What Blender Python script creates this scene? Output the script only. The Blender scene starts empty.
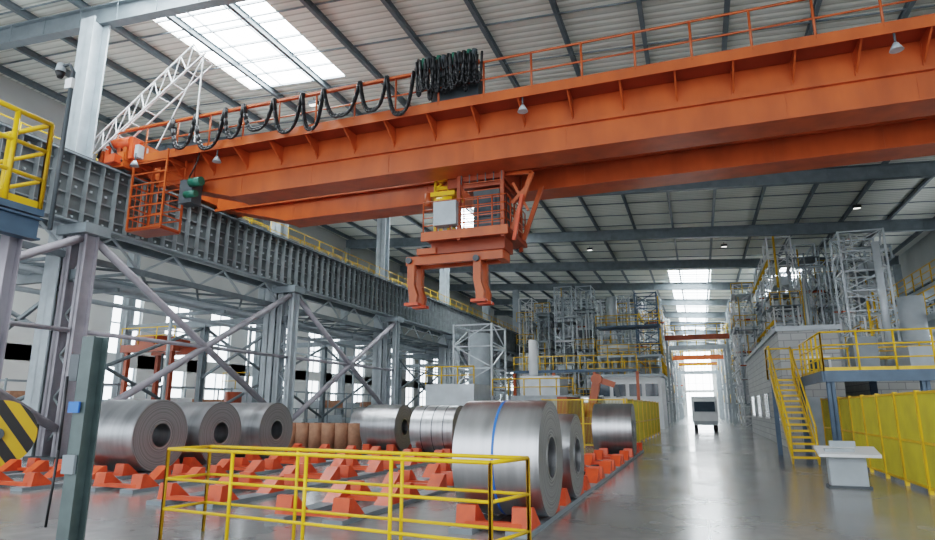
import bpy, math, random
from mathutils import Vector
random.seed(7)
Z=Vector((0,0,1))
# ------------------------------------------------------------------ materials
def mat(name,col,rough=0.5,metal=0.0,var=0.12,scale=3.0,bump=0.0,emit=None,estr=0.0,stretch=None):
    m=bpy.data.materials.new(name); m.use_nodes=True
    nt=m.node_tree; b=nt.nodes["Principled BSDF"]
    b.inputs["Roughness"].default_value=rough; b.inputs["Metallic"].default_value=metal
    tc=nt.nodes.new("ShaderNodeTexCoord"); nz=nt.nodes.new("ShaderNodeTexNoise")
    nz.inputs["Scale"].default_value=scale; nz.inputs["Detail"].default_value=6
    if stretch:
        mp=nt.nodes.new("ShaderNodeMapping"); mp.inputs["Scale"].default_value=stretch
        nt.links.new(tc.outputs["Object"],mp.inputs[0]); nt.links.new(mp.outputs[0],nz.inputs["Vector"])
    else: nt.links.new(tc.outputs["Object"],nz.inputs["Vector"])
    cr=nt.nodes.new("ShaderNodeValToRGB")
    cr.color_ramp.elements[0].position=0.3; cr.color_ramp.elements[1].position=0.7
    cr.color_ramp.elements[0].color=tuple(c*(1-var) for c in col)+(1,)
    cr.color_ramp.elements[1].color=tuple(min(1,c*(1+var)) for c in col)+(1,)
    nt.links.new(nz.outputs["Fac"],cr.inputs["Fac"]); nt.links.new(cr.outputs["Color"],b.inputs["Base Color"])
    if bump:
        bp=nt.nodes.new("ShaderNodeBump"); bp.inputs["Strength"].default_value=bump; bp.inputs["Distance"].default_value=0.02
        nt.links.new(nz.outputs["Fac"],bp.inputs["Height"]); nt.links.new(bp.outputs["Normal"],b.inputs["Normal"])
    if emit:
        b.inputs["Emission Color"].default_value=emit+(1,); b.inputs["Emission Strength"].default_value=estr
    return m
ORANGE=mat("crane_orange",(0.43,0.083,0.019),0.38,0,0.22,1.0,0,None,0,(1.5,1.5,.5))
ORANGE_D=mat("crane_orange_dark",(0.27,0.048,0.014),0.45,0,0.2,1.0)
RED=mat("saddle_red_orange",(0.62,0.075,0.022),0.42,0,0.2,4)
YEL=mat("safety_yellow",(0.72,0.43,0.010),0.38,0,0.1,3)
YELD=mat("fence_yellow",(0.42,0.34,0.015),0.5,0,0.15,2)
STEEL=mat("steel_grey_paint",(0.18,0.215,0.235),0.45,0,0.15,2)
STEELL=mat("steel_light_paint",(0.37,0.42,0.45),0.42,0,0.12,2)
STEELD=mat("steel_dark_paint",(0.06,0.075,0.085),0.5,0,0.2,2)
GIRD=mat("runway_girder_paint",(0.10,0.115,0.12),0.5,0.1,0.3,1.5)
RIB=mat("runway_rib_paint",(0.18,0.205,0.215),0.45,0,0.2,2)
MAUVE=mat("brace_grey_paint",(0.29,0.28,0.315),0.45,0,0.15,2)
GREENG=mat("post_green_grey",(0.07,0.10,0.10),0.45,0.1,0.2,4)
BLACK=mat("rubber_black",(0.012,0.013,0.015),0.5)
WHITE=mat("white_paint",(0.72,0.74,0.75),0.4,0,0.05,2)
BLUE=mat("strap_blue",(0.02,0.12,0.45),0.4)
BLUEG=mat("platform_blue_grey",(0.07,0.12,0.18),0.5)
BROWN=mat("kraft_brown",(0.30,0.15,0.09),0.7,0,0.2,5)
GREEN=mat("motor_green",(0.02,0.13,0.09),0.4)
GALV=mat("galvanized_tower",(0.52,0.57,0.60),0.38,0.25,0.15,1)
WALLM=mat("wall_white",(0.58,0.59,0.58),0.7,0,0.06,0.5)
GLASS=mat("glazing_dark",(0.05,0.07,0.09),0.1)
WIN=mat("window_daylight",(0.8,0.85,0.9),0.4,0,0.02,1,0,(0.88,0.95,1.0),4.0)
WINB=mat("window_bright_daylight",(0.8,0.85,0.9),0.4,0,0.02,1,0,(0.92,0.97,1.0),9.0)  # far-end daylight, glow raised to stand in for haze
SKYL=mat("skylight_translucent",(0.85,0.9,0.92),0.5,0,0.02,1,0,(0.93,0.98,1.0),15.0)
LAMPE=mat("lamp_lens",(0.9,0.9,0.9),0.3,0,0,1,0,(1.0,0.96,0.88),2.5)
def block_mat():
    m=bpy.data.materials.new("concrete_block_wall"); m.use_nodes=True; nt=m.node_tree; b=nt.nodes["Principled BSDF"]; b.inputs["Roughness"].default_value=.85
    tc=nt.nodes.new("ShaderNodeTexCoord"); sp=nt.nodes.new("ShaderNodeSeparateXYZ"); nt.links.new(tc.outputs["Object"],sp.inputs[0])
    ad=nt.nodes.new("ShaderNodeMath"); nt.links.new(sp.outputs["X"],ad.inputs[0]); nt.links.new(sp.outputs["Y"],ad.inputs[1])
    cx=nt.nodes.new("ShaderNodeCombineXYZ"); nt.links.new(ad.outputs[0],cx.inputs["X"]); nt.links.new(sp.outputs["Z"],cx.inputs["Y"])
    br=nt.nodes.new("ShaderNodeTexBrick"); br.inputs["Scale"].default_value=1; br.inputs["Brick Width"].default_value=.6; br.inputs["Row Height"].default_value=.3; br.inputs["Mortar Size"].default_value=.02
    br.inputs["Color1"].default_value=(.36,.37,.365,1); br.inputs["Color2"].default_value=(.43,.44,.43,1); br.inputs["Mortar"].default_value=(.25,.26,.26,1)
    nt.links.new(cx.outputs[0],br.inputs["Vector"]); nt.links.new(br.outputs["Color"],b.inputs["Base Color"]); return m
BLOCK=block_mat()
def coil_mats():
    m=bpy.data.materials.new("coil_wrap_steel"); m.use_nodes=True; nt=m.node_tree; b=nt.nodes["Principled BSDF"]
    b.inputs["Metallic"].default_value=0.95
    tc=nt.nodes.new("ShaderNodeTexCoord"); mp=nt.nodes.new("ShaderNodeMapping"); mp.inputs["Scale"].default_value=(4,0.4,0.4)
    nz=nt.nodes.new("ShaderNodeTexNoise"); nz.inputs["Scale"].default_value=2.0; nz.inputs["Detail"].default_value=4; nz.inputs["Roughness"].default_value=.45
    nt.links.new(tc.outputs["Object"],mp.inputs[0]); nt.links.new(mp.outputs[0],nz.inputs["Vector"])
    cr=nt.nodes.new("ShaderNodeValToRGB"); cr.color_ramp.elements[0].position=.25; cr.color_ramp.elements[1].position=.75
    cr.color_ramp.elements[0].color=(0.36,0.37,0.385,1); cr.color_ramp.elements[1].color=(0.50,0.51,0.525,1)
    nt.links.new(nz.outputs["Fac"],cr.inputs["Fac"]); nt.links.new(cr.outputs["Color"],b.inputs["Base Color"])
    mr=nt.nodes.new("ShaderNodeMapRange"); mr.inputs["From Min"].default_value=.3; mr.inputs["From Max"].default_value=.7; mr.inputs["To Min"].default_value=0.28; mr.inputs["To Max"].default_value=0.4
    nt.links.new(nz.outputs["Fac"],mr.inputs["Value"]); nt.links.new(mr.outputs["Result"],b.inputs["Roughness"])
    e=bpy.data.materials.new("coil_edge_steel"); e.use_nodes=True; nt=e.node_tree; b=nt.nodes["Principled BSDF"]
    b.inputs["Metallic"].default_value=0.75; b.inputs["Roughness"].default_value=0.45
    tc=nt.nodes.new("ShaderNodeTexCoord"); sp=nt.nodes.new("ShaderNodeSeparateXYZ"); nt.links.new(tc.outputs["Object"],sp.inputs[0])
    cx=nt.nodes.new("ShaderNodeCombineXYZ"); nt.links.new(sp.outputs["Y"],cx.inputs["X"]); nt.links.new(sp.outputs["Z"],cx.inputs["Y"])
    ln=nt.nodes.new("ShaderNodeVectorMath"); ln.operation='LENGTH'; nt.links.new(cx.outputs[0],ln.inputs[0])
    nz=nt.nodes.new("ShaderNodeTexNoise"); nz.noise_dimensions='1D'; nz.inputs["Scale"].default_value=40; nz.inputs["Detail"].default_value=4
    nt.links.new(ln.outputs["Value"],nz.inputs["W"])
    cr=nt.nodes.new("ShaderNodeValToRGB"); cr.color_ramp.elements[0].position=0.25; cr.color_ramp.elements[1].position=0.75
    cr.color_ramp.elements[0].color=(0.19,0.195,0.2,1); cr.color_ramp.elements[1].color=(0.42,0.43,0.44,1)
    nt.links.new(nz.outputs["Fac"],cr.inputs["Fac"]); nt.links.new(cr.outputs["Color"],b.inputs["Base Color"])
    return m,e
WRAP,EDGE=coil_mats()
def floor_mat():
    m=bpy.data.materials.new("polished_concrete"); m.use_nodes=True; nt=m.node_tree; b=nt.nodes["Principled BSDF"]
    tc=nt.nodes.new("ShaderNodeTexCoord"); n1=nt.nodes.new("ShaderNodeTexNoise"); n1.inputs["Scale"].default_value=0.3; n1.inputs["Detail"].default_value=6
    n2=nt.nodes.new("ShaderNodeTexNoise"); n2.inputs["Scale"].default_value=3; n2.inputs["Detail"].default_value=6
    nt.links.new(tc.outputs["Object"],n1.inputs["Vector"]); nt.links.new(tc.outputs["Object"],n2.inputs["Vector"])
    mx=nt.nodes.new("ShaderNodeMath"); mx.operation='MULTIPLY'; nt.links.new(n1.outputs["Fac"],mx.inputs[0]); nt.links.new(n2.outputs["Fac"],mx.inputs[1])
    cr=nt.nodes.new("ShaderNodeValToRGB"); cr.color_ramp.elements[0].position=0.1; cr.color_ramp.elements[1].position=0.45
    cr.color_ramp.elements[0].color=(0.175,0.177,0.175,1); cr.color_ramp.elements[1].color=(0.265,0.265,0.26,1)
    nt.links.new(mx.outputs[0],cr.inputs["Fac"])
    br=nt.nodes.new("ShaderNodeTexBrick"); br.offset=0; br.inputs["Scale"].default_value=1.0
    br.inputs["Brick Width"].default_value=6.0; br.inputs["Row Height"].default_value=6.0; br.inputs["Mortar Size"].default_value=0.02
    br.inputs["Color1"].default_value=(1,1,1,1); br.inputs["Color2"].default_value=(1,1,1,1); br.inputs["Mortar"].default_value=(0.5,0.5,0.5,1)
    nt.links.new(tc.outputs["Object"],br.inputs["Vector"])
    mm=nt.nodes.new("ShaderNodeMix"); mm.data_type='RGBA'; mm.blend_type='MULTIPLY'; mm.inputs[0].default_value=1
    nt.links.new(cr.outputs["Color"],mm.inputs[6]); nt.links.new(br.outputs["Color"],mm.inputs[7]); nt.links.new(mm.outputs[2],b.inputs["Base Color"])
    mr=nt.nodes.new("ShaderNodeMapRange"); mr.inputs["From Min"].default_value=0.3; mr.inputs["From Max"].default_value=0.7
    mr.inputs["To Min"].default_value=0.13; mr.inputs["To Max"].default_value=0.27
    nt.links.new(n1.outputs["Fac"],mr.inputs["Value"]); nt.links.new(mr.outputs["Result"],b.inputs["Roughness"])
    b.inputs["Specular IOR Level"].default_value=0.65
    bp=nt.nodes.new("ShaderNodeBump"); bp.inputs["Strength"].default_value=0.04; bp.inputs["Distance"].default_value=0.02
    nt.links.new(n2.outputs["Fac"],bp.inputs["Height"]); nt.links.new(bp.outputs["Normal"],b.inputs["Normal"])
    return m
FLOOR=floor_mat()
def roof_mat():
    m=bpy.data.materials.new("corrugated_roof_sheet"); m.use_nodes=True; nt=m.node_tree; b=nt.nodes["Principled BSDF"]
    b.inputs["Roughness"].default_value=0.5
    tc=nt.nodes.new("ShaderNodeTexCoord"); w=nt.nodes.new("ShaderNodeTexWave"); w.bands_direction='Y'; w.inputs["Scale"].default_value=0.8
    nt.links.new(tc.outputs["Object"],w.inputs["Vector"])
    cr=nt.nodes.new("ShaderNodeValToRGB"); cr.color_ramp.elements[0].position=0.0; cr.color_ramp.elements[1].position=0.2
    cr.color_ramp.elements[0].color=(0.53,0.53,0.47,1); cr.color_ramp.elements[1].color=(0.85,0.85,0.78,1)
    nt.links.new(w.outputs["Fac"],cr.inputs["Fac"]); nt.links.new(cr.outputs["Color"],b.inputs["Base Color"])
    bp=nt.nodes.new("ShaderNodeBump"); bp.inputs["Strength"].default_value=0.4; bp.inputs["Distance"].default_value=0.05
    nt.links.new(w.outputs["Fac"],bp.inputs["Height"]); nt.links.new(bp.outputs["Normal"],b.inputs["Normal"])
    return m
ROOF=roof_mat()
def stripe_mat():
    m=bpy.data.materials.new("hazard_stripe"); m.use_nodes=True; nt=m.node_tree; b=nt.nodes["Principled BSDF"]
    tc=nt.nodes.new("ShaderNodeTexCoord"); w=nt.nodes.new("ShaderNodeTexWave"); w.bands_direction='DIAGONAL'; w.inputs["Scale"].default_value=0.7
    nt.links.new(tc.outputs["Object"],w.inputs["Vector"])
    cr=nt.nodes.new("ShaderNodeValToRGB"); cr.color_ramp.interpolation='CONSTANT'; cr.color_ramp.elements[1].position=0.5
    cr.color_ramp.elements[0].color=(0.01,0.01,0.01,1); cr.color_ramp.elements[1].color=(0.6,0.36,0.01,1)
    nt.links.new(w.outputs["Fac"],cr.inputs["Fac"]); nt.links.new(cr.outputs["Color"],b.inputs["Base Color"]); return m
STRIPE=stripe_mat()
# ------------------------------------------------------------------ mesh builder
class B:
    def __init__(s,name,loc=(0,0,0)):
        s.n=name; s.loc=Vector(loc); s.v=[]; s.f=[]; s.mi=[]; s.sm=[]; s.mats=[]
    def m_(s,m):
        if m not in s.mats: s.mats.append(m)
        return s.mats.index(m)
    def face(s,idx,m,smooth=False):
        s.f.append(idx); s.mi.append(s.m_(m)); s.sm.append(smooth)
    def hexa(s,p,m):
        o=len(s.v); s.v+=[Vector(q) for q in p]
        for q in ((0,3,2,1),(4,5,6,7),(0,1,5,4),(1,2,6,5),(2,3,7,6),(3,0,4,7)): s.face([o+i for i in q],m)
    def box(s,x0,x1,y0,y1,z0,z1,m):
        s.hexa([(x0,y0,z0),(x1,y0,z0),(x1,y1,z0),(x0,y1,z0),(x0,y0,z1),(x1,y0,z1),(x1,y1,z1),(x0,y1,z1)],m)
    def fr(s,p1,p2):
        p1=Vector(p1);p2=Vector(p2); d=(p2-p1).normalized()
        sd=Vector((1,0,0)) if abs(d.z)>0.999 else d.cross(Z).normalized()
        return p1,p2,d,sd,sd.cross(d).normalized()
    def beam(s,p1,p2,w,h,m,off=0.0):
        p1,p2,d,sd,u=s.fr(p1,p2); p1=p1+u*off;p2=p2+u*off
        a=sd*w/2;b=u*h/2
        s.hexa([p1-a-b,p1+a-b,p2+a-b,p2-a-b,p1-a+b,p1+a+b,p2+a+b,p2-a+b],m)
    def ibeam(s,p1,p2,w,h,t,m):
        s.beam(p1,p2,t,h,m); s.beam(p1,p2,w,t,m,h/2-t/2); s.beam(p1,p2,w,t,m,-h/2+t/2)
    def cyl(s,p1,p2,r,m,n=10,r2=None,cap=True):
        p1,p2,d,sd,u=s.fr(p1,p2); r2=r if r2 is None else r2; o=len(s.v)
        for i in range(n):
            a=2*math.pi*i/n; q=sd*math.cos(a)+u*math.sin(a); s.v+=[p1+q*r,p2+q*r2]
        for i in range(n):
            j=(i+1)%n; s.face([o+2*i,o+2*j,o+2*j+1,o+2*i+1],m,True)
        if cap:
            s.face([o+2*i for i in range(n)][::-1],m); s.face([o+2*i+1 for i in range(n)],m)
    def tube(s,pts,r,m,n=6):
        for a,b in zip(pts[:-1],pts[1:]): s.cyl(a,b,r,m,n)
    def prism(s,poly,ext,m):
        o=len(s.v); k=len(poly); e=Vector(ext); s.v+=[Vector(p) for p in poly]+[Vector(p)+e for p in poly]
        s.face([o+i for i in range(k)][::-1],m); s.face([o+k+i for i in range(k)],m)
        for i in range(k):
            j=(i+1)%k; s.face([o+i,o+j,o+k+j,o+k+i],m)
    def ring(s,x0,x1,c,r0,r1,mo,me,n=64):
        for k,(xa,ra,xb,rb,m,sm) in enumerate(((x0,r1,x1,r1,mo,True),(x1,r1,x1,r0,me,False),(x1,r0,x0,r0,mo,True),(x0,r0,x0,r1,me,False))):
            o=len(s.v)
            for i in range(n):
                a=2*math.pi*i/n; cy,sz=math.cos(a),math.sin(a)
                s.v+=[Vector((xa,c[1]+ra*cy,c[2]+ra*sz)),Vector((xb,c[1]+rb*cy,c[2]+rb*sz))]
            for i in range(n):
                j=(i+1)%n; s.face([o+2*i,o+2*j,o+2*j+1,o+2*i+1],m,sm)
    def rail(s,pts,h,m,sp=1.5,mids=2,r=0.025,kick=0.0):
        pts=[Vector(p) for p in pts]
        for a,b in zip(pts[:-1],pts[1:]):
            L=(b-a).length; k=max(1,round(L/sp))
            for i in range(k+1):
                q=a+(b-a)*i/k; s.cyl(q,q+Z*h,r,m,6)
            for j in range(mids+1):
                zz=Z*h*(j+1)/(mids+1); s.cyl(a+zz,b+zz,r if j==mids else r*0.8,m,6)
            if kick: s.beam(a+Z*kick/2,b+Z*kick/2,0.01,kick,m)
    def tower(s,x0,x1,y0,y1,z0,z1,st,w,m,diag=True):
        c=[(x0,y0),(x1,y0),(x1,y1),(x0,y1)]
        for x,y in c: s.beam((x,y,z0),(x,y,z1),w,w,m)
        k=max(1,round((z1-z0)/st))
        for i in range(k):
            za=z0+(z1-z0)*i/k; zb=z0+(z1-z0)*(i+1)/k
            for q in range(4):
                a=c[q];b=c[(q+1)%4]
                s.beam((a[0],a[1],zb-w/2),(b[0],b[1],zb-w/2),w*.7,w*.7,m)
                if diag:
                    if (i+q)%2: a,b=b,a
                    s.beam((a[0],a[1],za),(b[0],b[1],zb),w*.5,w*.5,m)
    def done(s):
        me=bpy.data.meshes.new(s.n); me.from_pydata([tuple(v-s.loc) for v in s.v],[],s.f)
        for m in s.mats: me.materials.append(m)
        me.polygons.foreach_set("material_index",s.mi); me.polygons.foreach_set("use_smooth",s.sm); me.update()
        ob=bpy.data.objects.new(s.n,me); ob.location=s.loc; bpy.context.scene.collection.objects.link(ob); return ob
def rz(x): return 16.2-0.06*x
# ------------------------------------------------------------------ shell
b=B("floor"); b.box(-33,19,-12,151,-0.3,0,FLOOR); b.done()
b=B("ceiling")
holes=[(-20.2,-14.7,9,23.4),(-19,-14.4,39,50),(-2.2,2.2,70,148),(8,11,67,148)]  # last strip is an added glowing panel to brighten the right-hand towers
xs=[-32,-20.2,-19,-14.7,-14.4,-2.2,2.2,8,11,18]; ys=[-10,9,23.4,39,50,67,70,148,150]
for xa,xb in zip(xs[:-1],xs[1:]):
    for ya,yb in zip(ys[:-1],ys[1:]):
        if any(h[0]<=xa and xb<=h[1] and h[2]<=ya and yb<=h[3] for h in holes): continue
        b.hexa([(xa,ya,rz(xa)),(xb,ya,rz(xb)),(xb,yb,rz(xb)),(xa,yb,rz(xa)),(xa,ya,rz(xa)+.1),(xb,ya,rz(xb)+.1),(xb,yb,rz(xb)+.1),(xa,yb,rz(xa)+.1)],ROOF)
b.done()
for i,h in enumerate(holes):
    b=B("window_%d"%(i+1),((h[0]+h[1])/2,(h[2]+h[3])/2,rz((h[0]+h[1])/2)))
    b.hexa([(x,y,rz(x)+z) for z in(.12,.16) for x,y in((h[0],h[2]),(h[1],h[2]),(h[1],h[3]),(h[0],h[3]))],SKYL)
    y=h[2]
    while y<=h[3]+.01:
        b.beam((h[0],y,rz(h[0])+.04),(h[1],y,rz(h[1])+.04),.07,.1,STEELL); y+=1.2
    for k in range(1,3):
        x=h[0]+(h[1]-h[0])*k/3; b.beam((x,h[2],rz(x)+.04),(x,h[3],rz(x)+.04),.05,.08,STEELL)
    b.done()
b=B("roof_purlins")
for k in range(17):
    x=-31+3*k; b.ibeam((x,-9,rz(x)-.16),(x,149,rz(x)-.16),.16,.3,.03,STEEL)
for k in range(52):
    y=-3+3*k
    b.beam((-31,y,rz(-31)-.1),(17,y,rz(17)-.1),.04,.06,STEEL)
b.done()
b=B("roof_rafters")
for k in range(-1,13):
    y=3.6+12*k
    b.ibeam((-31.5,y,rz(-31.5)-.75),(17.5,y,rz(17.5)-.75),.4,.85,.05,STEEL)
    for q in range(24):
        x=-30+2*q; b.beam((x,y-.19,rz(x)-1.15),(x,y-.19,rz(x)-.35),.03,.03,STEEL)
b.done()
b=B("wall_left"); zt=rz(-32)+.1
b.box(-32.4,-32,-10,150,0,1.8,WALLM); b.box(-32.4,-32,-10,150,4.0,4.8,WALLM); b.box(-32.4,-32,-10,150,8.4,zt,WALLM)
for k in range(41):
    y=-10+4*k; b.box(-32.4,-32,y-.9,min(150,y+.9),1.8,8.4,WALLM)
b.done()
for lv,(za,zb) in enumerate(((1.8,4.0),(4.8,8.4))):
    b=B("window_%d"%(5+lv),(-32.2,70,za)); b.box(-32.25,-32.2,-10,150,za,zb,WIN)
    y=-10
    while y<150: b.box(-32.2,-32.12,y,y+.06,za,zb,STEELL); y+=1.0
    b.box(-32.2,-32.12,-10,150,(za+zb)/2-.04,(za+zb)/2+.04,STEELL); b.done()
b=B("wall_right"); b.box(18,18.4,-10,150,0,5,WALLM); b.box(18,18.4,-10,150,9,rz(18)+.1,WALLM)
for k in range(41): b.box(18,18.4,-10+4*k-.5,min(150,-10+4*k+.5),5,9,WALLM)
b.done()
b=B("window_7",(18.2,70,5)); b.box(18.2,18.25,-10,150,5,9,WIN); b.done()
b=B("wall_back"); b.box(-32,-2.6,150,150.4,0,18,WALLM); b.box(3,18,150,150.4,0,15.2,WALLM); b.box(-2.6,3,150,150.4,5,5.6,WALLM); b.box(-2.6,3,150,150.4,14,16.4,WALLM); b.done()
b=B("door_1",(0.2,150.2,0)); b.box(-2.6,3,150.2,150.25,0,5,WINB)
for k in range(4): b.box(-2+1.5*k-.05,-2+1.5*k+.05,150.1,150.2,0,5,STEELL)
b.done()
b=B("window_8",(0.2,150.2,7)); b.box(-2.6,3,150.2,150.25,5.6,14,WINB)
for k in range(4): b.box(-2+1.5*k-.05,-2+1.5*k+.05,150.1,150.2,5.6,14,STEELL)
for k in range(4): b.box(-2.6,3,150.1,150.2,7+2*k,7.08+2*k,STEELL)
b.done()
b=B("building_columns")
for k in range(1,12):
    y=3.3+12*k
    b.ibeam((-20.9,y,0),(-20.9,y,rz(-20.9)-1.2),.7,.7,.06,STEELL)
    b.ibeam((-31.2,y,0),(-31.2,y,rz(-31)-1.2),.5,.5,.05,STEELL)
    b.ibeam((17.2,y,0),(17.2,y,rz(17)-1.2),.5,.5,.05,STEELL)
b.done()
# ------------------------------------------------------------------ runway
def runway(name,x,full):
    b=B(name,(x,70,0))
    zt,zb=10.3,7.9
    b.box(x-.04,x+.04,3,148,zb,zt,GIRD)
    b.box(x-.3,x+.3,3,148,zt-.06,zt,STEEL); b.box(x-.3,x+.3,3,148,zb,zb+.06,STEEL)
    b.box(x-.06,x+.06,3,148,zt,zt+.14,STEELD)
    y=3.0
    while y<148:
        b.box(x-.26,x+.26,y-.015,y+.015,zb,zt,RIB); y+=0.6 if y<70 else 1.2
    for zz in (8.35,8.9,9.5,9.95):
        b.beam((x+.08,3,zz),(x+.08,148,zz),.05,.05,RIB)
    if full:
        y=3.3
        while y<66:
            for zz in(8.12,9.2,10.1): b.box(x+.05,x+.1,y-.035,y+.035,zz-.035,zz+.035,STEELL)
            y+=.6
        b.box(x-1.4,x-.3,3,148,zt-.1,zt-.04,STEEL)
        b.rail([(x-.45,23,zt),(x-.45,148,zt)],1.0,YEL,1.5,1,.022)
        b.rail([(x-1.35,3,zt),(x-1.35,148,zt)],1.0,YEL,1.5,1,.025)
        b.beam((x-1.3,3,8.0),(x-1.3,148,8.0),.25,.3,STEEL)
        for xx in(x-.5,x-3.2): b.beam((xx,3,6.9),(xx,148,6.9),.16,.22,STEEL)
        y=3.3
        while y<146:
            b.beam((x-.5,y,6.9),(x-3.2,y+3,6.9),.09,.09,STEEL); b.beam((x-3.2,y,6.9),(x-.5,y+3,6.9),.09,.09,STEEL); b.beam((x-.5,y,6.9),(x-3.2,y,6.9),.1,.12,STEEL)
            b.beam((x-.5,y,6.9),(x-.4,y+1.5,7.9),.08,.08,STEELL); b.beam((x-.4,y+1.5,7.9),(x-.5,y+3,6.9),.08,.08,STEELL)
            b.beam((x-1.3,y,8.0),(x-1.3,y+1.5,10.2),.08,.08,STEELL); b.beam((x-1.3,y+1.5,10.2),(x-1.3,y+3,8.0),.08,.08,STEELL); y+=3
    for k in range(0,12):
        y=3.3+12*k
        for dx in(-.35,.35):
            b.ibeam((x+dx,y,0),(x+dx,y,zb),.3,.5,.04,STEELL if k!=1 else MAUVE)
        zz=.6
        while zz<7.0:
            b.beam((x-.35,y,zz),(x+.35,y,zz+.7),.06,.06,STEELL); b.beam((x+.35,y,zz+.7),(x-.35,y,zz+1.4),.06,.06,STEELL); zz+=1.4
        b.box(x-.7,x+.7,y-.5,y+.5,zb-.35,zb,STEEL); b.box(x-.7,x+.7,y-.5,y+.5,0,.12,STEELD)
        if full and k in(0,1,2,4,6):
            b.cyl((x+.3,y+.3,7.4),(x+.3,y+11.7,1.0),.14,MAUVE,12); b.cyl((x+.3,y+.3,1.0),(x+.3,y+11.7,7.4),.14,MAUVE,12)
            b.cyl((x+.3,y+.3,4.2),(x+.3,y+11.7,4.2),.08,MAUVE,10)
        if full:
            b.beam((x,y,6.2),(x-10.9,y,6.2),.2,.35,STEEL); b.beam((x,y,4.2),(x-10.9,y,6.2),.12,.12,STEEL); b.beam((x,y,6.2),(x-5.4,y,3.2),.12,.12,STEEL)
            b.ibeam((x-5.4,y,0),(x-5.4,y,6.2),.3,.3,.03,STEEL)
            b.cyl((x-5.4,y,6.0),(x-5.4,y+12,1),.09,STEEL,8); b.cyl((x-5.4,y,1.0),(x-5.4,y+12,6),.09,STEEL,8)
    b.done()
runway("crane_runway",-20,True)
runway("crane_runway",16,False)
# ------------------------------------------------------------------ overhead crane
c=B("overhead_crane",(-2,19.5,9))
def girder(ya,yb,m):
    zb,zt,xl,xr=9.25,10.95,-19.2,15.2
    poly=[(xl,ya,zt),(xl,ya,zt-.75),(xl+3.6,ya,zb),(xr-3.6,ya,zb),(xr,ya,zt-.75),(xr,ya,zt)]
    c.prism(poly,(0,yb-ya,0),m)
    c.box(xl,xr,ya-.07,yb+.07,zt-.05,zt,m); c.box(xl+3.6,xr-3.6,ya-.1,yb+.1,zb-.04,zb,m)
    c.box(xl,xr,ya-.12,ya,zb+.75,zb+.87,m)
    c.box(xl,xr,(ya+yb)/2-.04,(ya+yb)/2+.04,zt,zt+.12,STEELD)
    x=xl+4
    while x<xr-3.6: c.box(x,x+.02,ya-.012,ya,zb,zb+.75,m); x+=3
girder(17.5,18.4,ORANGE); girder(20.7,21.6,ORANGE)
wy0,wy1,wz=16.55,17.45,10.9
c.box(-20.5,15.5,wy0,wy1,wz-.05,wz,ORANGE_D); c.box(-20.5,15.5,wy0-.03,wy0,wz-.2,wz+.12,ORANGE)
x=-19.5
while x<15.5:
    c.prism([(x,wy0,wz-.05),(x,wy1+.05,wz-.05),(x,wy1+.05,wz-.65)],(.05,0,0),ORANGE)
    c.beam((x,17.47,10.1),(x,17.47,10.85),.03,.05,ORANGE)
    x+=1.5
c.rail([(-20.5,wy0,wz),(15.5,wy0,wz)],1.2,ORANGE,1.5,1,.035)
c.rail([(-20.5,22.3,wz),(15.5,22.3,wz)],1.1,ORANGE,1.5,1,.03)
c.box(-20.5,15.5,21.6,22.3,wz-.05,wz,ORANGE_D)
for xe in(-20,16):
    c.box(xe-.35,xe+.35,16.2,23.0,10.5,11.1,ORANGE)
    for yy in(16.6,17.6,21.6,22.6): c.cyl((xe-.15,yy,10.62),(xe+.15,yy,10.62),.2,STEELD,16)
    c.box(xe-.25,xe+.25,15.9,16.2,10.6,10.9,RED)
c.box(-20.9,-19.6,17.0,17.9,11.1,11.7,ORANGE); c.cyl((-20.4,16.4,11.5),(-19.5,16.4,11.5),.24,RED,14)
c.box(-21.0,-20.3,18.5,19.3,11.1,12.0,STEELL)
for k in range(7): c.box(-21.0+.3*k,-20.82+.3*k,16.25,16.7,10.8,11.3+.17*(k%3),(ORANGE,RED,STEELL,ORANGE_D)[k%4])
c.tube([(-21,16.2,11),(-20.6,16.1,11.8),(-20.1,16.2,11.1),(-19.7,16.2,10.7)],.05,BLACK)
c.box(-19.6,15,21.7,22.0,11.6,11.65,ORANGE)
X0,X1,Y0,Y1=-19.3,-17.7,16.4,17.3
for xx in(X0,X1):
    for yy in(Y0,Y1): c.beam((xx,yy,8.0),(xx,yy,11),.06,.06,ORANGE)
for k in range(7):
    zz=8.05+.42*k
    c.beam((X0,Y0,zz),(X1,Y0,zz),.04,.04,ORANGE); c.beam((X0,Y1,zz),(X1,Y1,zz),.04,.04,ORANGE)
    c.beam((X0,Y0,zz),(X0,Y1,zz),.04,.04,ORANGE); c.beam((X1,Y0,zz),(X1,Y1,zz),.04,.04,ORANGE)
for k in range(1,6):
    xx=X0+(X1-X0)*k/6; c.beam((xx,Y0,8.05),(xx,Y0,9.7),.02,.02,ORANGE)
c.box(X0,X1,Y0,Y1,7.95,8.03,ORANGE_D)
c.box(-17.5,-16.9,16.9,17.4,9.0,9.9,STEELD); c.cyl((-16.9,16.8,9.7),(-16.4,16.8,9.7),.17,GREEN,14); c.cyl((-17.2,16.9,9.3),(-16.7,16.9,9.3),.13,GREEN,12)
c.beam((-17.2,17.2,9.9),(-17.2,17.2,10.9),.08,.08,ORANGE_D); c.tube([(-17,16.8,9.9),(-16.6,16.7,10.4),(-16.5,16.7,10.8)],.03,BLACK)
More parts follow.
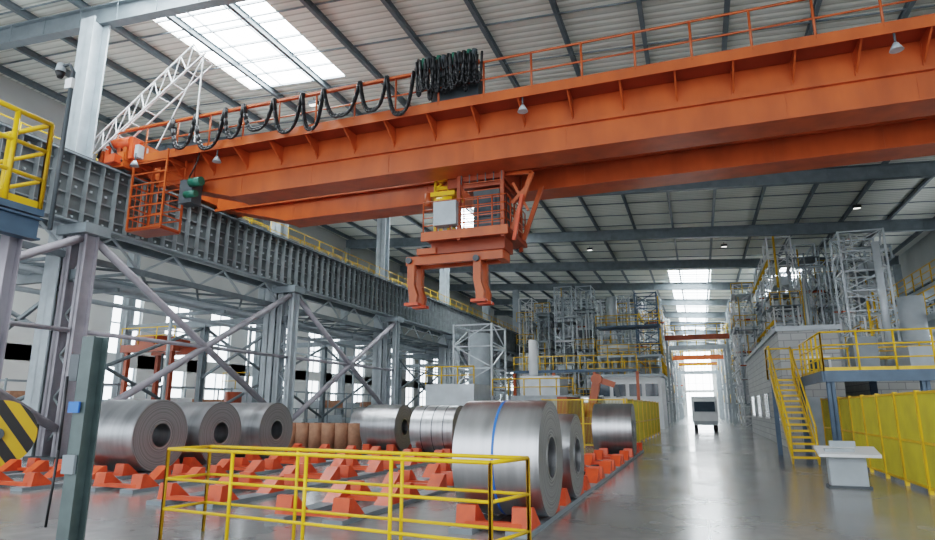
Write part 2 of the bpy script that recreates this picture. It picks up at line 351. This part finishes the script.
# festoon cables
c.beam((-20,16.45,12.1),(-5.6,16.45,12.1),.06,.08,ORANGE)
def loop(x,w,dp,yo,zo):
    n=14; pts=[]
    for t in range(n+1):
        u=2*t/n-1; zz=-(1-abs(u)**2.6)*dp; pts.append((x+w/2+w/2*(abs(u)**.8)*(1 if u>0 else -1)*.98,yo,zo+zz))
    return pts
x=-17.6; k=0
while x<-8.6:
    w=1.1+.3*math.sin(k*2.3); dp=1.15+.2*math.sin(k*1.7)
    for o,dd,r in((0,0,.055),(.07,.1,.045)): c.tube(loop(x,w,dp+dd,16.36-o,12.1),r,BLACK,6)
    c.box(x-.05,x+.05,16.3,16.45,12.0,12.15,STEELD)
    x+=w; k+=1
for k in range(12):
    xx=-7.7+.17*k; dp=.9+.4*random.random()
    c.tube(loop(xx,.17,dp,16.4-.15*math.sin(k*2),12.3),.05,BLACK,6); c.tube(loop(xx+.05,.3,.7+dp/3,16.25-.1*math.sin(k),12.35),.04,BLACK,6)
    c.cyl((xx,16.4,12.15),(xx+.1,16.4,12.5),.09,(BLACK,GREEN,STEELD)[k%3],8)
c.box(-7.4,-5.8,16.9,17.4,11.0,12.1,STEELD); c.cyl((-7.3,16.7,12.3),(-6.0,16.7,12.3),.18,GREEN,12)
# trolley
tx0,tx1=-8.6,-5.0
c.box(tx0,tx1,17.7,21.4,11.1,11.35,ORANGE)
c.cyl((-8,19.5,11.9),(-5.6,19.5,11.9),.5,STEELD,20); c.box(-8.4,-7.6,18.2,19.0,11.35,12.0,GREEN); c.box(-6.2,-5.4,20,20.8,11.35,12.0,GREEN)
for xx in(tx0+.4,tx1-.4):
    for yy in(17.95,21.15): c.cyl((xx-.15,yy,11.1),(xx+.15,yy,11.1),.18,STEELD,14)
for xx in(-8.1,-7.6):
    for yy in(19.0,19.5): c.beam((xx,yy,7.4),(xx,yy,11.2),.1,.1,YEL)
for zz in(7.9,8.5,9.1,9.7):
    c.beam((-8.1,19,zz),(-7.6,19,zz+.4),.07,.07,YEL); c.beam((-8.1,19,zz),(-7.6,19,zz),.1,.12,YEL)
c.box(-8.35,-7.3,18.75,19.7,8.75,8.9,YEL); c.cyl((-7.9,18.7,8.5),(-7.3,18.7,8.5),.18,YEL,14); c.cyl((-8.3,18.8,8.4),(-8.3,18.8,8.9),.12,ORANGE,12)
c.cyl((-7.8,18.85,9.4),(-7.8,18.5,9.4),.18,YEL,14); c.box(-7.5,-7.1,18.6,18.9,8.9,9.3,ORANGE_D)
for xx in(-7.0,-5.5):
    for yy in(18.4,20.6): c.beam((xx,yy,7.0),(xx,yy,11.1),.12,.12,ORANGE_D)
c.box(-8.3,-5.3,18.3,20.7,7.15,7.3,ORANGE_D); c.box(-8.3,-5.3,18.25,18.33,7.05,7.35,ORANGE)
c.rail([(-8.25,18.32,7.3),(-5.35,18.32,7.3),(-5.35,20.65,7.3)],1.1,ORANGE,.5,3,.024)
c.box(-7.8,-7.0,18.1,18.5,7.5,8.3,STEELL); c.box(-6.6,-5.7,18.7,20.2,7.3,8.75,STEELD); c.box(-6.5,-5.8,18.65,18.7,7.8,8.5,GLASS)
c.box(-6.9,-5.5,18.5,20.5,8.8,8.92,ORANGE_D); c.box(-6.9,-5.5,18.5,20.5,9.05,10.6,ORANGE_D)
for s_ in range(6):
    c.beam((-6.9+.28*s_,18.35,8.9),(-6.9+.28*s_,18.35,9.8),.03,.03,STEELD); c.beam((-6.8,18.35,7.5+.28*s_),(-5.5,18.35,7.5+.28*s_),.025,.025,ORANGE)
c.beam((-5.3,18.8,7.3),(-4.6,18.8,9.2),.12,.14,ORANGE); c.beam((-5.3,20.2,7.3),(-4.6,20.2,9.2),.12,.14,ORANGE)
c.beam((-4.6,18.8,9.2),(-5.6,18.8,9.25),.12,.12,ORANGE); c.beam((-5.3,18.8,8.2),(-4.8,18.8,8.7),.1,.1,ORANGE)
c.beam((-5.2,18.6,6.9),(-4.9,18.6,8.4),.1,.1,RED); c.beam((-5.25,18.8,8.9),(-4.75,18.8,7.9),.08,.08,ORANGE)
def leg(x,y):
    c.prism([(x-.13,y-.1,6.65),(x+.14,y-.1,6.65),(x+.13,y-.1,5.75),(x+.25,y-.1,5.4),(x+.2,y-.1,5.05),(x-.02,y-.1,5.05),(x-.06,y-.1,5.5),(x-.13,y-.1,5.8)],(0,.2,0),ORANGE)
    c.box(x-.2,x+.3,y-.16,y+.16,5.05,5.14,RED)
for yy in(19.1,19.75):
    c.beam((-9.2,yy,6.6),(-5.7,yy,6.6),.18,.3,ORANGE)
    leg(-9.0,yy); leg(-6.6,yy)
for xx in(-9.05,-6.6,-5.8): c.beam((xx,19.1,6.6),(xx,19.75,6.6),.26,.28,ORANGE)
c.box(-8.2,-5.6,18.9,19.9,6.75,7.15,ORANGE_D); c.box(-8.7,-8.0,18.8,19.1,6.75,6.95,ORANGE)
c.cyl((-9.05,19.0,6.6),(-9.05,18.88,6.6),.11,STEELD,10); c.cyl((-6.6,19.0,6.5),(-6.6,18.88,6.5),.11,STEELD,10)
for (lx,ly) in((-4.3,16.6),(-15.6,16.6),(-18.7,15.9),(5.2,16.6)):
    c.cyl((lx,ly,10.75),(lx,ly,10.45),.03,STEELD,6); c.cyl((lx,ly,10.45),(lx,ly,10.25),.06,STEELL,14,.16)
c.done()
b=B("lattice_mast",(-20,17,11.2))
p0,p1,q0,q1=Vector((-21.2,16.0,10.9)),Vector((-16.2,16.0,14.2)),Vector((-21.2,16.0,11.6)),Vector((-16.6,16.0,14.8))
D=Vector((0,.6,0))
for o in(Vector((0,0,0)),D): b.beam(p0+o,p1+o,.05,.05,WHITE); b.beam(q0+o,q1+o,.05,.05,WHITE)
for k in range(9):
    t=k/8; p=p0.lerp(p1,t); q=q0.lerp(q1,t); b.beam(p,q+Vector((0.001,0,0)),.035,.035,WHITE)
    if k<8: b.beam(p,q0.lerp(q1,(k+1)/8),.03,.03,WHITE)
    b.beam(p,p+D,.035,.035,WHITE)
b.beam((-16.4,16.3,14.4),(-16.4,16.3,11.0),.05,.05,WHITE); b.beam((-16.4,16.3,14.4),(-18.2,16.3,11.0),.04,.04,WHITE)
b.done()
# ------------------------------------------------------------------ coils + saddles
def coil(x0,x1,y,r,strap=None,name="steel_coil",lift=.1):
    xc=(x0+x1)/2; z=r+lift
    b=B(name,(xc,y,z)); b.ring(x0,x1,(0,y,z),.29,r,WRAP,EDGE,96)
    b.ring(x0+.03,x1-.03,(0,y,z),r-.02,r+.005,WRAP,EDGE,96)
    b.ring(x1-.012,x1+.012,(0,y,z),.29,.33,EDGE,WRAP,64)
    for (xx,w,m) in (strap or []): b.ring(xx-w/2,xx+w/2,(0,y,z),r-.01,r+.009,m,m,96)
    b.done()
coil(-3.38,-2.12,9.45,.82,[(-2.78,.035,BLUE)],"steel_coil",.12)
coil(-3.4,-2.15,11.7,.72)
coil(-3.5,-2.2,22.8,.85)
coil(-14.7,-12.9,12.7,.88); coil(-14.7,-12.9,14.85,.86); coil(-14.7,-12.9,17.4,.86)
coil(-12.1,-10.65,22.2,.84); coil(-9.3,-7.75,20.6,.82,[(-8.9,.03,STEELD),(-8.5,.03,STEELD),(-8.1,.03,STEELD)])
coil(-14.9,-13.2,26.2,.8)
def saddle(xc,ys_,hw=.5):
    b=B("coil_saddle_rack",(xc,sum(ys_)/len(ys_),0)); ya,yb=min(ys_)-1.1,max(ys_)+1.1
    for sx in(-hw,hw):
        b.box(xc+sx-.17,xc+sx+.17,ya,yb,0,.07,STEEL)
    for y in ys_:
        for sx in(-hw,hw):
            for d in(-1,1):
                x0=xc+sx-.14
                b.prism([(x0,y+d*.4,.07),(x0,y+d*.9,.07),(x0,y+d*.86,.34),(x0,y+d*.76,.34)],(.28,0,0),RED)
        b.box(xc-hw,xc+hw,y-.9,y-.78,.07,.14,RED); b.box(xc-hw,xc+hw,y+.78,y+.9,.07,.14,RED)
    b.done()
saddle(-2.75,[9.45,11.7,13.8,15.9,18.0,20.1,22.8,25],.4)
saddle(-5.6,[9.4,11.5,13.6,15.7,17.8,19.9,22.0])
saddle(-8.5,[10.0,12.1,14.2,16.3,18.4,20.6,22.7],.55)
saddle(-11.3,[11.0,13.1,15.2,17.3,19.5,22.2],.5)
saddle(-13.8,[10.5,12.7,14.85,17.4,20.0],.6)
saddle(-16.4,[9.0,11.1,13.2,15.3,17.4])
b=B("paper_roll",(-14.5,22.4,0))
for k in range(7):
    x=-16.9+.62*k; b.cyl((x,22.9+.03*(k%2),0),(x,22.9+.03*(k%2),1.05),.29,BROWN,20); b.cyl((x,22.9,1.05),(x,22.9,1.07),.08,BLACK,10)
b.done()
b=B("safety_railing",(-4.2,6.6,0))
A=[(-6.55,7.35,0),(-6.65,6.7,0),(-2.0,6.15,0),(-1.8,6.85,0),(-6.55,7.35,0)]
b.rail(A[1:3],1.12,YEL,1.2,2,.024); b.rail(A[2:4],1.12,YEL,1.0,2,.024); b.rail(A[3:5],1.12,YEL,1.6,2,.024); b.rail(A[0:2],1.12,YEL,1.0,2,.024)
b.done()
# ------------------------------------------------------------------ left foreground
b=B("access_platform",(-10.5,5.5,0))
b.box(-13,-9.2,5.2,6.35,4.5,4.6,BLUEG); b.ibeam((-13,5.3,4.3),(-9.2,5.3,4.3),.2,.34,.03,BLUEG); b.ibeam((-9.3,5.2,4.3),(-9.3,6.35,4.3),.2,.34,.03,BLUEG)
b.rail([(-13,5.25,4.6),(-9.25,5.25,4.6),(-9.25,6.3,4.6)],1.4,YEL,.6,2,.04,.12); b.rail([(-13,6.3,4.6),(-9.25,6.3,4.6)],1.4,YEL,.9,2,.04,.12)
b.ibeam((-9.6,6.2,0),(-9.6,6.2,4.2),.2,.2,.02,MAUVE); b.ibeam((-12.8,6.2,0),(-12.8,6.2,4.2),.22,.25,.02,STEELL); b.ibeam((-12.8,5.3,0),(-12.8,5.3,4.2),.22,.25,.02,STEELL)
b.done()
b=B("security_camera",(-9.2,6.2,4.9))
b.cyl((-9.1,6.4,4.3),(-9.1,6.4,6.95),.035,STEELD,8); b.tube([(-9.1,6.4,6.95),(-9.2,6.4,7.1),(-9.4,6.4,7.1)],.025,STEELD)
b.cyl((-9.4,6.4,7.15),(-9.4,6.4,7.0),.06,STEELL,12,.08); b.cyl((-9.4,6.4,7.0),(-9.4,6.4,6.9),.08,BLACK,12,.04); b.box(-9.2,-9.05,6.36,6.42,6.65,6.82,WHITE)
b.done()
b=B("steel_post",(-6.5,5.3,0))
b.ibeam((-6.5,5.3,0),(-6.5,5.3,2.45),.18,.2,.02,GREENG); b.box(-6.67,-6.33,5.1,5.5,0,.03,GREENG)
b.box(-6.74,-6.6,5.2,5.35,1.95,2.25,STEELD); b.tube([(-6.68,5.15,2.0),(-6.66,5.15,1.2),(-6.7,5.15,.4)],.015,BLACK)
b.box(-6.6,-6.42,5.16,5.19,.95,1.15,STEEL); b.box(-6.62,-6.46,5.16,5.18,1.6,1.72,BLUE)
b.done()
b=B("cable_reel",(-18.6,12.45,.9))
d=Vector((.82,-.57,0)); cc=Vector((-18.7,12.55,.95))
b.cyl(cc,cc+d*.1,.92,STRIPE,40); b.cyl(cc+d*.4,cc+d*.5,.92,STRIPE,40); b.cyl(cc+d*.1,cc+d*.4,.65,BLACK,30); b.cyl(cc+d*.5,cc+d*.6,.16,STEELD,16)
b.beam(cc+d*.25,(cc.x+.205,cc.y-.142,0),.3,.3,STEELD)
b.done()
# ------------------------------------------------------------------ left bay equipment
b=B("gantry_crane",(-26,26,0))
b.box(-29.5,-25.8,25.6,26.1,4.6,5.0,ORANGE_D); b.box(-29.5,-25.8,27.7,28.2,4.6,5.0,ORANGE_D)
for x in(-29.2,-26.1):
    for y in(25.85,27.95): b.beam((x,y,0),(x,y,4.6),.22,.22,ORANGE_D)
b.box(-28.5,-27.2,25.6,28.2,5.0,5.5,ORANGE_D); b.beam((-27.8,26.9,4.6),(-27.8,26.9,3.0),.1,.1,STEELD); b.rail([(-29.5,25.6,5.0),(-25.8,25.6,5.0)],.9,YEL,1.2,1,.03)
b.done()
b=B("process_machine",(-25,34,0))
b.box(-28,-25.8,32,36,0,1.6,WHITE); b.box(-27.5,-26,32.4,35.5,1.6,2.8,STEELL); b.box(-28.1,-25.7,31.9,32,0.5,0.7,BLUE); b.cyl((-26.5,31.3,0),(-26.5,31.3,2.6),.5,ORANGE_D,18); b.rail([(-28,32,2.8),(-26,32,2.8)],1,YEL,1,1,.03); b.done()
b=B("equipment_cabinets",(-24,18,0))
for k,(x,m) in enumerate(((-29,STEELL),(-27.6,WHITE),(-26.4,RED),(-24,STEELL),(-22.8,WHITE))):
    b.box(x,x+1.0,20,21,0,2.0,m); b.box(x+.1,x+.9,19.97,20,.2,1.8,STEEL)
b.done()
b=B("storage_rack",(-30.5,40,0))
for y in range(20,60,3):
    for x in(-30.9,-29.8): b.beam((x,y,0),(x,y,3),.08,.08,STEEL)
    for z in(.3,1.6,2.9):
        b.beam((-30.9,y,z),(-29.8,y,z),.08,.1,STEEL)
        if y<57:
            b.beam((-29.8,y,z),(-29.8,y+3,z),.06,.1,STEEL)
            if z<2: b.box(-30.8,-29.9,y+.3,y+2.6,z+.06,z+.06+random.uniform(.4,.8),random.choice((BROWN,WHITE,STEELL,STEELL)))
b.done()
b=B("overhead_pipework",(-23,40,6))
for i,(x,z,r) in enumerate(((-21.6,6.4,.12),(-22.4,6.5,.2),(-23.0,5.9,.1),(-24,6.6,.08))): b.cyl((x,6,z),(x,120,z),r,STEELL,10)
y=6
while y<120: b.beam((-21.2,y,6.2),(-24.5,y,6.2),.1,.15,STEEL); b.beam((-24.5,y,6.4),(-24.5,y,0),.12,.12,STEELL); y+=6
b.done()
# ------------------------------------------------------------------ process banks
def bank(name,x0,x1,y0,y1,ztop,seed,yel=.4,clad=.35):
    random.seed(seed); b=B(name,((x0+x1)/2,(y0+y1)/2,0))
    y=y0
    while y<y1-3:
        x=x0
        while x<x1-1.2:
            w=random.uniform(1.2,2.2); d=random.uniform(2.0,3.5); zt=ztop*random.uniform(.84,1.0)
            x2=min(x+w,x1); b.tower(x,x2,y,y+d,0,zt,random.choice((.9,1.1,1.5)),.1,random.choice((GALV,GALV,WHITE,WHITE,STEELL)))
            for q in range(random.randint(3,6)):
                z=random.uniform(2,zt-1); b.box(x-.2,x2+.2,y-.3,y+d,z,z+.08,random.choice((STEEL,STEELL,GALV)))
                if random.random()<yel: b.rail([(x-.2,y-.3,z+.1),(x2+.2,y-.3,z+.1)],1.0,random.choice((YEL,YEL,WHITE)),.8,1,.035)
            if random.random()<clad:
                za=random.uniform(2,6); zc=min(zt-.3,za+random.uniform(2,5)); b.box(x+.1,x2-.1,y+.2,y+d-.2,za,zc,random.choice((GALV,WHITE,STEELL)))
                for q in range(6):
                    xx=x+.15+(x2-x-.3)*q/5; b.beam((xx,y+.17,za),(xx,y+.17,zc),.04,.04,STEELL)
            if random.random()<.7:
                xc=(x+x2)/2; za=random.uniform(1,6); zc=za+random.uniform(2,6); b.cyl((xc,y+d/2,za),(xc,y+d/2,zc),random.uniform(.35,.6),random.choice((GALV,STEELL,WHITE)),16)
                for zz in(za,zc): b.cyl((xc,y+d/2,zz-.05),(xc,y+d/2,zz+.05),.65,STEEL,16)
            for q in range(2):
                z=random.uniform(1.0,zt-2.5); b.box(x+.2,x2-.2,y-.1,y+d-.5,z,z+random.uniform(.3,.9),random.choice((WHITE,STEELL,STEEL,GALV,STEELD)))
            for q in range(random.randint(4,8)):
                xx=random.uniform(x,x2); za=random.uniform(0,zt-4); b.cyl((xx,y-.2,za),(xx,y-.2,random.uniform(za+2,zt)),random.uniform(.03,.09),random.choice((GALV,WHITE,GALV,WHITE,STEELL,YEL)),6)
            for q in range(3):
                z=random.uniform(2,zt-1); za=random.uniform(-.3,1.2); b.cyl((x,y-.25,z),(x2+za,y-.25,z),random.uniform(.05,.13),random.choice((GALV,WHITE,STEELL,ORANGE)),8); b.cyl((x2+za,y-.25,z),(x2+za,y-.25,z-random.uniform(.5,2)),.08,GALV,8)
            x=x2+random.uniform(.2,.7)
        y+=random.uniform(4.0,6.0)
    for q in range(8):
        z=random.uniform(3,ztop-1); x=random.choice((x0,x1)) ; b.cyl((x,y0,z),(x,y1,z),random.uniform(.06,.15),random.choice((GALV,YEL,STEELL,WHITE)),8)
    b.done()
bank("galvanizing_line",-18,-5.5,66,112,15.0,3)
bank("galvanizing_line",-4.9,-3.3,70,142,14.0,5,.8,.2)
bank("furnace_tower",5.8,14,52,100,14.8,11,.3,.5)
bank("furnace_tower",3.7,5.2,62,142,13.6,12,.6,.2)
b=B("aisle_cross_gantry",(0,90,0))
for y,m,z in((66,ORANGE,8.3),(74,STEELL,8),(84,ORANGE,7.6),(96,ORANGE_D,8.6),(104,STEELL,6.8),(112,ORANGE,8.6)):
    b.box(-2.85,3.2,y,y+.4,z,z+.5,m)
    for x in(-2.7,3.0): b.beam((x,y+.2,0),(x,y+.2,z),.22,.22,STEELL)
    b.rail([(-2.8,y,z+.5),(3.1,y,z+.5)],1,YEL,1,1,.04)
b.done()
b=B("control_cabin",(-6,56,0))
b.box(-8.5,-2.8,54,60,0,4.2,WHITE); b.box(-8.7,-2.6,53.8,60.2,4.2,4.4,STEELL)
for k in range(4): b.box(-8+1.3*k,-7+1.3*k,53.95,54,2.6,3.6,GLASS)
b.box(-5,-4,53.95,54,0,2.1,STEELL)
b.rail([(-8.7,53.8,4.4),(-2.6,53.8,4.4),(-2.6,60,4.4)],1.0,YEL,1,1,.04); b.done()
b=B("inspection_platform",(-6,62,0))
b.box(-9,-3,61.5,64,6.4,6.6,STEELL); b.rail([(-9,61.5,6.6),(-3,61.5,6.6),(-3,64,6.6)],1,YEL,1,2,.04)
for x in(-8.8,-6,-3.2): b.beam((x,61.7,0),(x,61.7,6.4),.2,.2,STEELL); b.beam((x,63.8,0),(x,63.8,12.5),.2,.2,YEL if x>-4 else STEELL)
b.box(-9,-3,61.5,64,9.3,9.45,BLUEG); b.rail([(-9,61.5,9.45),(-3,61.5,9.45)],1,YEL,1,2,.04); b.tower(-5.2,-3.2,61.7,63.8,6.6,12.6,1.2,.12,BLUEG); b.cyl((-8.5,62.5,7.4),(-5.5,62.5,7.4),.45,GALV,14); b.cyl((-7.5,62.5,9.45),(-7.5,62.5,12.4),.5,GALV,14)
b.done()
def fence(name,p1,p2,h,m,frame=YEL,sp=1.5,pitch=.06):
    b=B(name,(Vector(p1)+Vector(p2))/2); p1=Vector(p1);p2=Vector(p2); L=(p2-p1).length; d=(p2-p1)/L; k=max(1,round(L/sp))
    for i in range(k+1):
        q=p1+d*L*i/k; b.beam(q,q+Z*(h+.05),.08,.08,frame)
    for z in(.12,h*.5,h): b.beam(p1+Z*z,p2+Z*z,.04,.05,frame)
    n=int(L/pitch)
    for i in range(n):
        q=p1+d*(i+.5)*pitch; b.beam(q+Z*.12,q+Z*h,.016,.012,m)
    b.done()
fence("mesh_fence",(-6.5,27.5,0),(-3.0,27.5,0),2.0,YELD); fence("mesh_fence",(-2.9,27.6,0),(-2.6,44,0),2.0,YELD,YEL,2,.1)
fence("mesh_fence",(-10,32,0),(-6.7,29,0),1.6,YELD)
b=B("coil_handling_robot",(-5,33,0))
b.box(-6,-4.4,32,34,0,1.2,ORANGE_D); b.cyl((-5.2,33,1.2),(-5.2,33,1.9),.45,ORANGE,18); b.beam((-5.2,33,1.7),(-4.9,33,3.1),.35,.4,ORANGE); b.beam((-4.9,33,3.1),(-4.0,33,2.8),.28,.3,ORANGE); b.cyl((-4.9,32.7,3.1),(-4.9,33.3,3.1),.28,ORANGE,16); b.beam((-4.0,33,2.8),(-3.85,33,2.2),.2,.2,STEELD)
b.box(-6.6,-6.1,31,34.5,0,2.2,ORANGE_D)
b.done()
b=B("recoiler_machine",(-8,40,0))
b.box(-11,-7,38,42,0,2.4,STEELL); b.box(-10.5,-8,38.5,41,2.4,3.6,GALV); b.cyl((-7,40,1.5),(-5.6,40,1.5),.9,WRAP,30); b.box(-6.8,-4,44,45.8,0,2.2,WHITE); b.box(-6.8,-4,43.9,44,1.2,1.8,GLASS)
b.box(-13,-4,46,46.3,4.2,4.4,BLUEG); b.rail([(-13,46,4.4),(-4,46,4.4)],1,YEL,1,1,.04); b.rail([(-12,37.5,2.4),(-7,37.5,2.4)],1,YEL,1,1,.04)
for x in(-13,-10,-7,-4): b.beam((x,46.1,0),(x,46.1,4.2),.2,.2,ORANGE)
b.box(-15,-12,34,37,0,3,GALV); b.rail([(-15,34,3),(-12,34,3)],1,YEL,1,1,.04); b.tower(-14.8,-12.2,38,41,0,7,1.4,.12,GALV); b.cyl((-13.5,39.5,2),(-13.5,39.5,6.5),.7,STEELL,18); b.cyl((-10,40,3.6),(-10,40,6),.3,WHITE,12)
b.done()
b=B("white_truck",(.3,50,0))
b.box(-.5,1.1,49,50.4,.45,1.3,WHITE); b.prism([(-.5,49.0,1.3),(-.5,49.35,2.2),(-.5,50.4,2.25),(-.5,50.4,1.3)],(1.6,0,0),WHITE)
b.prism([(-.4,48.98,1.4),(-.4,49.28,2.1),(-.4,49.36,2.1),(-.4,49.1,1.4)],(1.4,0,0),GLASS)
b.box(-.6,1.2,50.4,54,.6,2.5,WHITE); b.box(-.5,1.1,48.95,49.0,.5,.75,STEELL)
for x in(-.5,.85):
    for y in(49.6,53): b.cyl((x,y,.38),(x+.25,y,.38),.38,BLACK,18)
b.done()
# ------------------------------------------------------------------ right side
b=B("block_building",(4.5,39,0))
b.box(3.4,5.7,30,50,0,4.9,BLOCK); b.box(3.3,5.8,29.9,50.1,4.9,5.1,STEELL)
for k in range(4): b.box(3.36,3.4,32+4.5*k,34+4.5*k,1.2,2.4,GLASS)
for k in range(4): b.box(3.33,3.36,31.9+4.5*k,34.1+4.5*k,1.1,1.2,WHITE)
b.box(4.0,4.9,29.96,30,0,2.1,STEELL); b.box(4.4,5.3,29.96,30,2.9,3.8,WHITE); b.box(4.5,5.2,29.94,29.96,3.0,3.7,GLASS)
b.done()
b=B("machine_room",(9,34,0))
b.box(7,9.7,31,38,0,3.2,BLOCK); b.box(6.9,9.75,30.9,38.1,3.2,3.35,STEEL); b.rail([(7,31,3.35),(9.7,31,3.35)],1,YEL,1,2,.03)
b.box(7.6,9.2,33,35,3.35,4.6,GALV); b.cyl((9.0,32,3.35),(9.0,32,6.4),.5,STEELL,20); b.cyl((8.0,32,3.35),(8.0,32,9),.16,GALV,14); b.tower(7.3,9.3,35.5,37.5,3.35,10.5,1.0,.09,GALV)
for k in range(6): b.cyl((7.1+.2*k,32.5,3.35),(7.1+.2*k,32.5,5+.7*(k%3)),.05,(GALV,WHITE,YEL)[k%3],8)
b.done()
b=B("mezzanine_platform",(6.5,24,0))
px0,px1,py0,py1,pz=3.5,10,21.0,27,2.7
b.box(px0,px1,py0,py1,pz-.06,pz,STEEL); b.box(px0,px1,py0-.06,py0,pz-.3,pz+.02,BLUEG); b.box(px0-.06,px0,py0,py1,pz-.3,pz+.02,BLUEG)
for x in(px0+.15,6.0,8.5):
    for y in(py0+.15,py1-.2): b.ibeam((x,y,0),(x,y,pz-.1),.2,.2,.02,BLUEG)
b.rail([(px0,25.1,pz),(px0,py0,pz),(px1,py0,pz)],1.15,YEL,.9,2,.03,.12); b.rail([(px0,py1,pz),(px1,py1,pz)],1.15,YEL,.9,2,.03,.12)
for k in range(5): b.box(4.7+1.0*k,5.5+1.0*k,24.4,25.2,0,1.9,random.choice((STEEL,STEELD,STEELL)))
b.box(6.5,9,24,25.5,pz,pz+.9,STEELL); b.box(5,5.7,24.2,24.9,pz,pz+1.3,STEEL)
b.done()
b=B("yellow_stairs",(2.8,23,0))
sx0,sx1=2.5,3.2; ya,yb=21.6,25.2
for x in(sx0,sx1):
    b.beam((x,ya,.1),(x,yb,pz),.05,.24,YEL)
    b.tube([(x,ya,.1),(x,ya,1.1),(x,yb,pz+1.1),(x,yb,pz)],.03,YEL,8)
    b.cyl((x,ya,.6),(x,yb,pz+.55),.02,YEL,6)
    for t in(.33,.66): b.cyl((x,ya+(yb-ya)*t,.1+2.6*t),(x,ya+(yb-ya)*t,1.1+2.6*t),.022,YEL,6)
for k in range(14):
    t=(k+.5)/14; b.box(sx0,sx1,ya+(yb-ya)*t-.13,ya+(yb-ya)*t+.13,.1+2.6*t,.13+2.6*t,STEELD); b.box(sx0,sx1,ya+(yb-ya)*t-.14,ya+(yb-ya)*t-.12,.08+2.6*t,.15+2.6*t,YEL)
b.box(sx0,px0-.07,yb,yb+1.2,pz-.06,pz,STEEL); b.rail([(sx0,yb,pz),(sx0,yb+1.2,pz),(px0-.12,yb+1.2,pz)],1.15,YEL,.9,2,.03)
b.beam((sx0+.1,yb+.6,0),(sx0+.1,yb+.6,pz-.06),.15,.15,BLUEG)
b.done()
fence("mesh_fence",(4.1,12.0,0),(4.15,26,0),1.95,YELD,YEL,1.55,.045)
b=B("control_desk",(2.75,15.9,0))
b.prism([(2.3,15.5,.70),(2.3,16.1,.84),(2.3,16.1,.78),(2.3,15.5,.64)],(1.15,0,0),WHITE)
b.box(2.5,3.2,15.7,16.0,.0,.66,STEELL); b.box(2.45,3.25,15.65,16.05,0,.05,STEELD); b.box(2.45,3.0,15.65,15.9,.74,.8,STEELL); b.box(2.6,3.1,16.02,16.08,.8,.95,STEELL)
b.done()
b=B("upper_gallery",(10.5,40,0))
for z,x in((5.7,9.9),(8.2,12.2)):
    b.box(x,x+1.6,18,50,z-.1,z,STEELL); b.rail([(x,18,z),(x,50,z)],1.1,YEL,1.5,2,.035); b.box(x-.04,x,18,50,z-.25,z+.02,STEELL)
    y=28
    while y<=50: b.beam((x+1.5,y,0),(x+1.5,y,z),.16,.16,STEELL); b.beam((x+1.5,y,z-1.6),(x+.1,y,z-.1),.08,.08,STEELL); y+=7
for k in range(9):
    y=40+k*1.1; b.tower(11.7,13.3,y,y+.9,0,6+.6*(k%4),1.2,.07,GALV)
b.done()
b=B("hanging_high_bay_lamps",(0,30,15))
for x,y in((-17.2,24.5),(-8.6,17.2),(-8.6,29),(3,29),(3,41),(-8.6,41),(3,57),(-8.6,57),(11,35),(11,47)):
    z=rz(x)-.35; b.box(x-.25,x+.25,y-.12,y+.12,z-.3,z-.1,STEELD); b.box(x-.2,x+.2,y-.1,y+.1,z-.32,z-.3,LAMPE); b.cyl((x,y,z-.1),(x,y,z+.1),.02,STEELD,6)
b.done()
# ------------------------------------------------------------------ world, camera
w=bpy.data.worlds.new("daylight"); bpy.context.scene.world=w; w.use_nodes=True
bg=w.node_tree.nodes["Background"]; bg.inputs[0].default_value=(0.89,0.94,1.0,1); bg.inputs[1].default_value=2.9
cam=bpy.data.cameras.new("camera"); cam.lens=24.0; cam.sensor_width=36; cam.clip_end=500
co=bpy.data.objects.new("camera",cam); bpy.context.scene.collection.objects.link(co)
co.location=(0,0,1.65); co.rotation_euler=(math.radians(90)+math.atan(138/623),0,math.radians(20.02))
bpy.context.scene.camera=co
bpy.context.scene.view_settings.view_transform='Filmic'
bpy.context.scene.view_settings.look='Medium High Contrast'
bpy.context.scene.view_settings.exposure=0.22
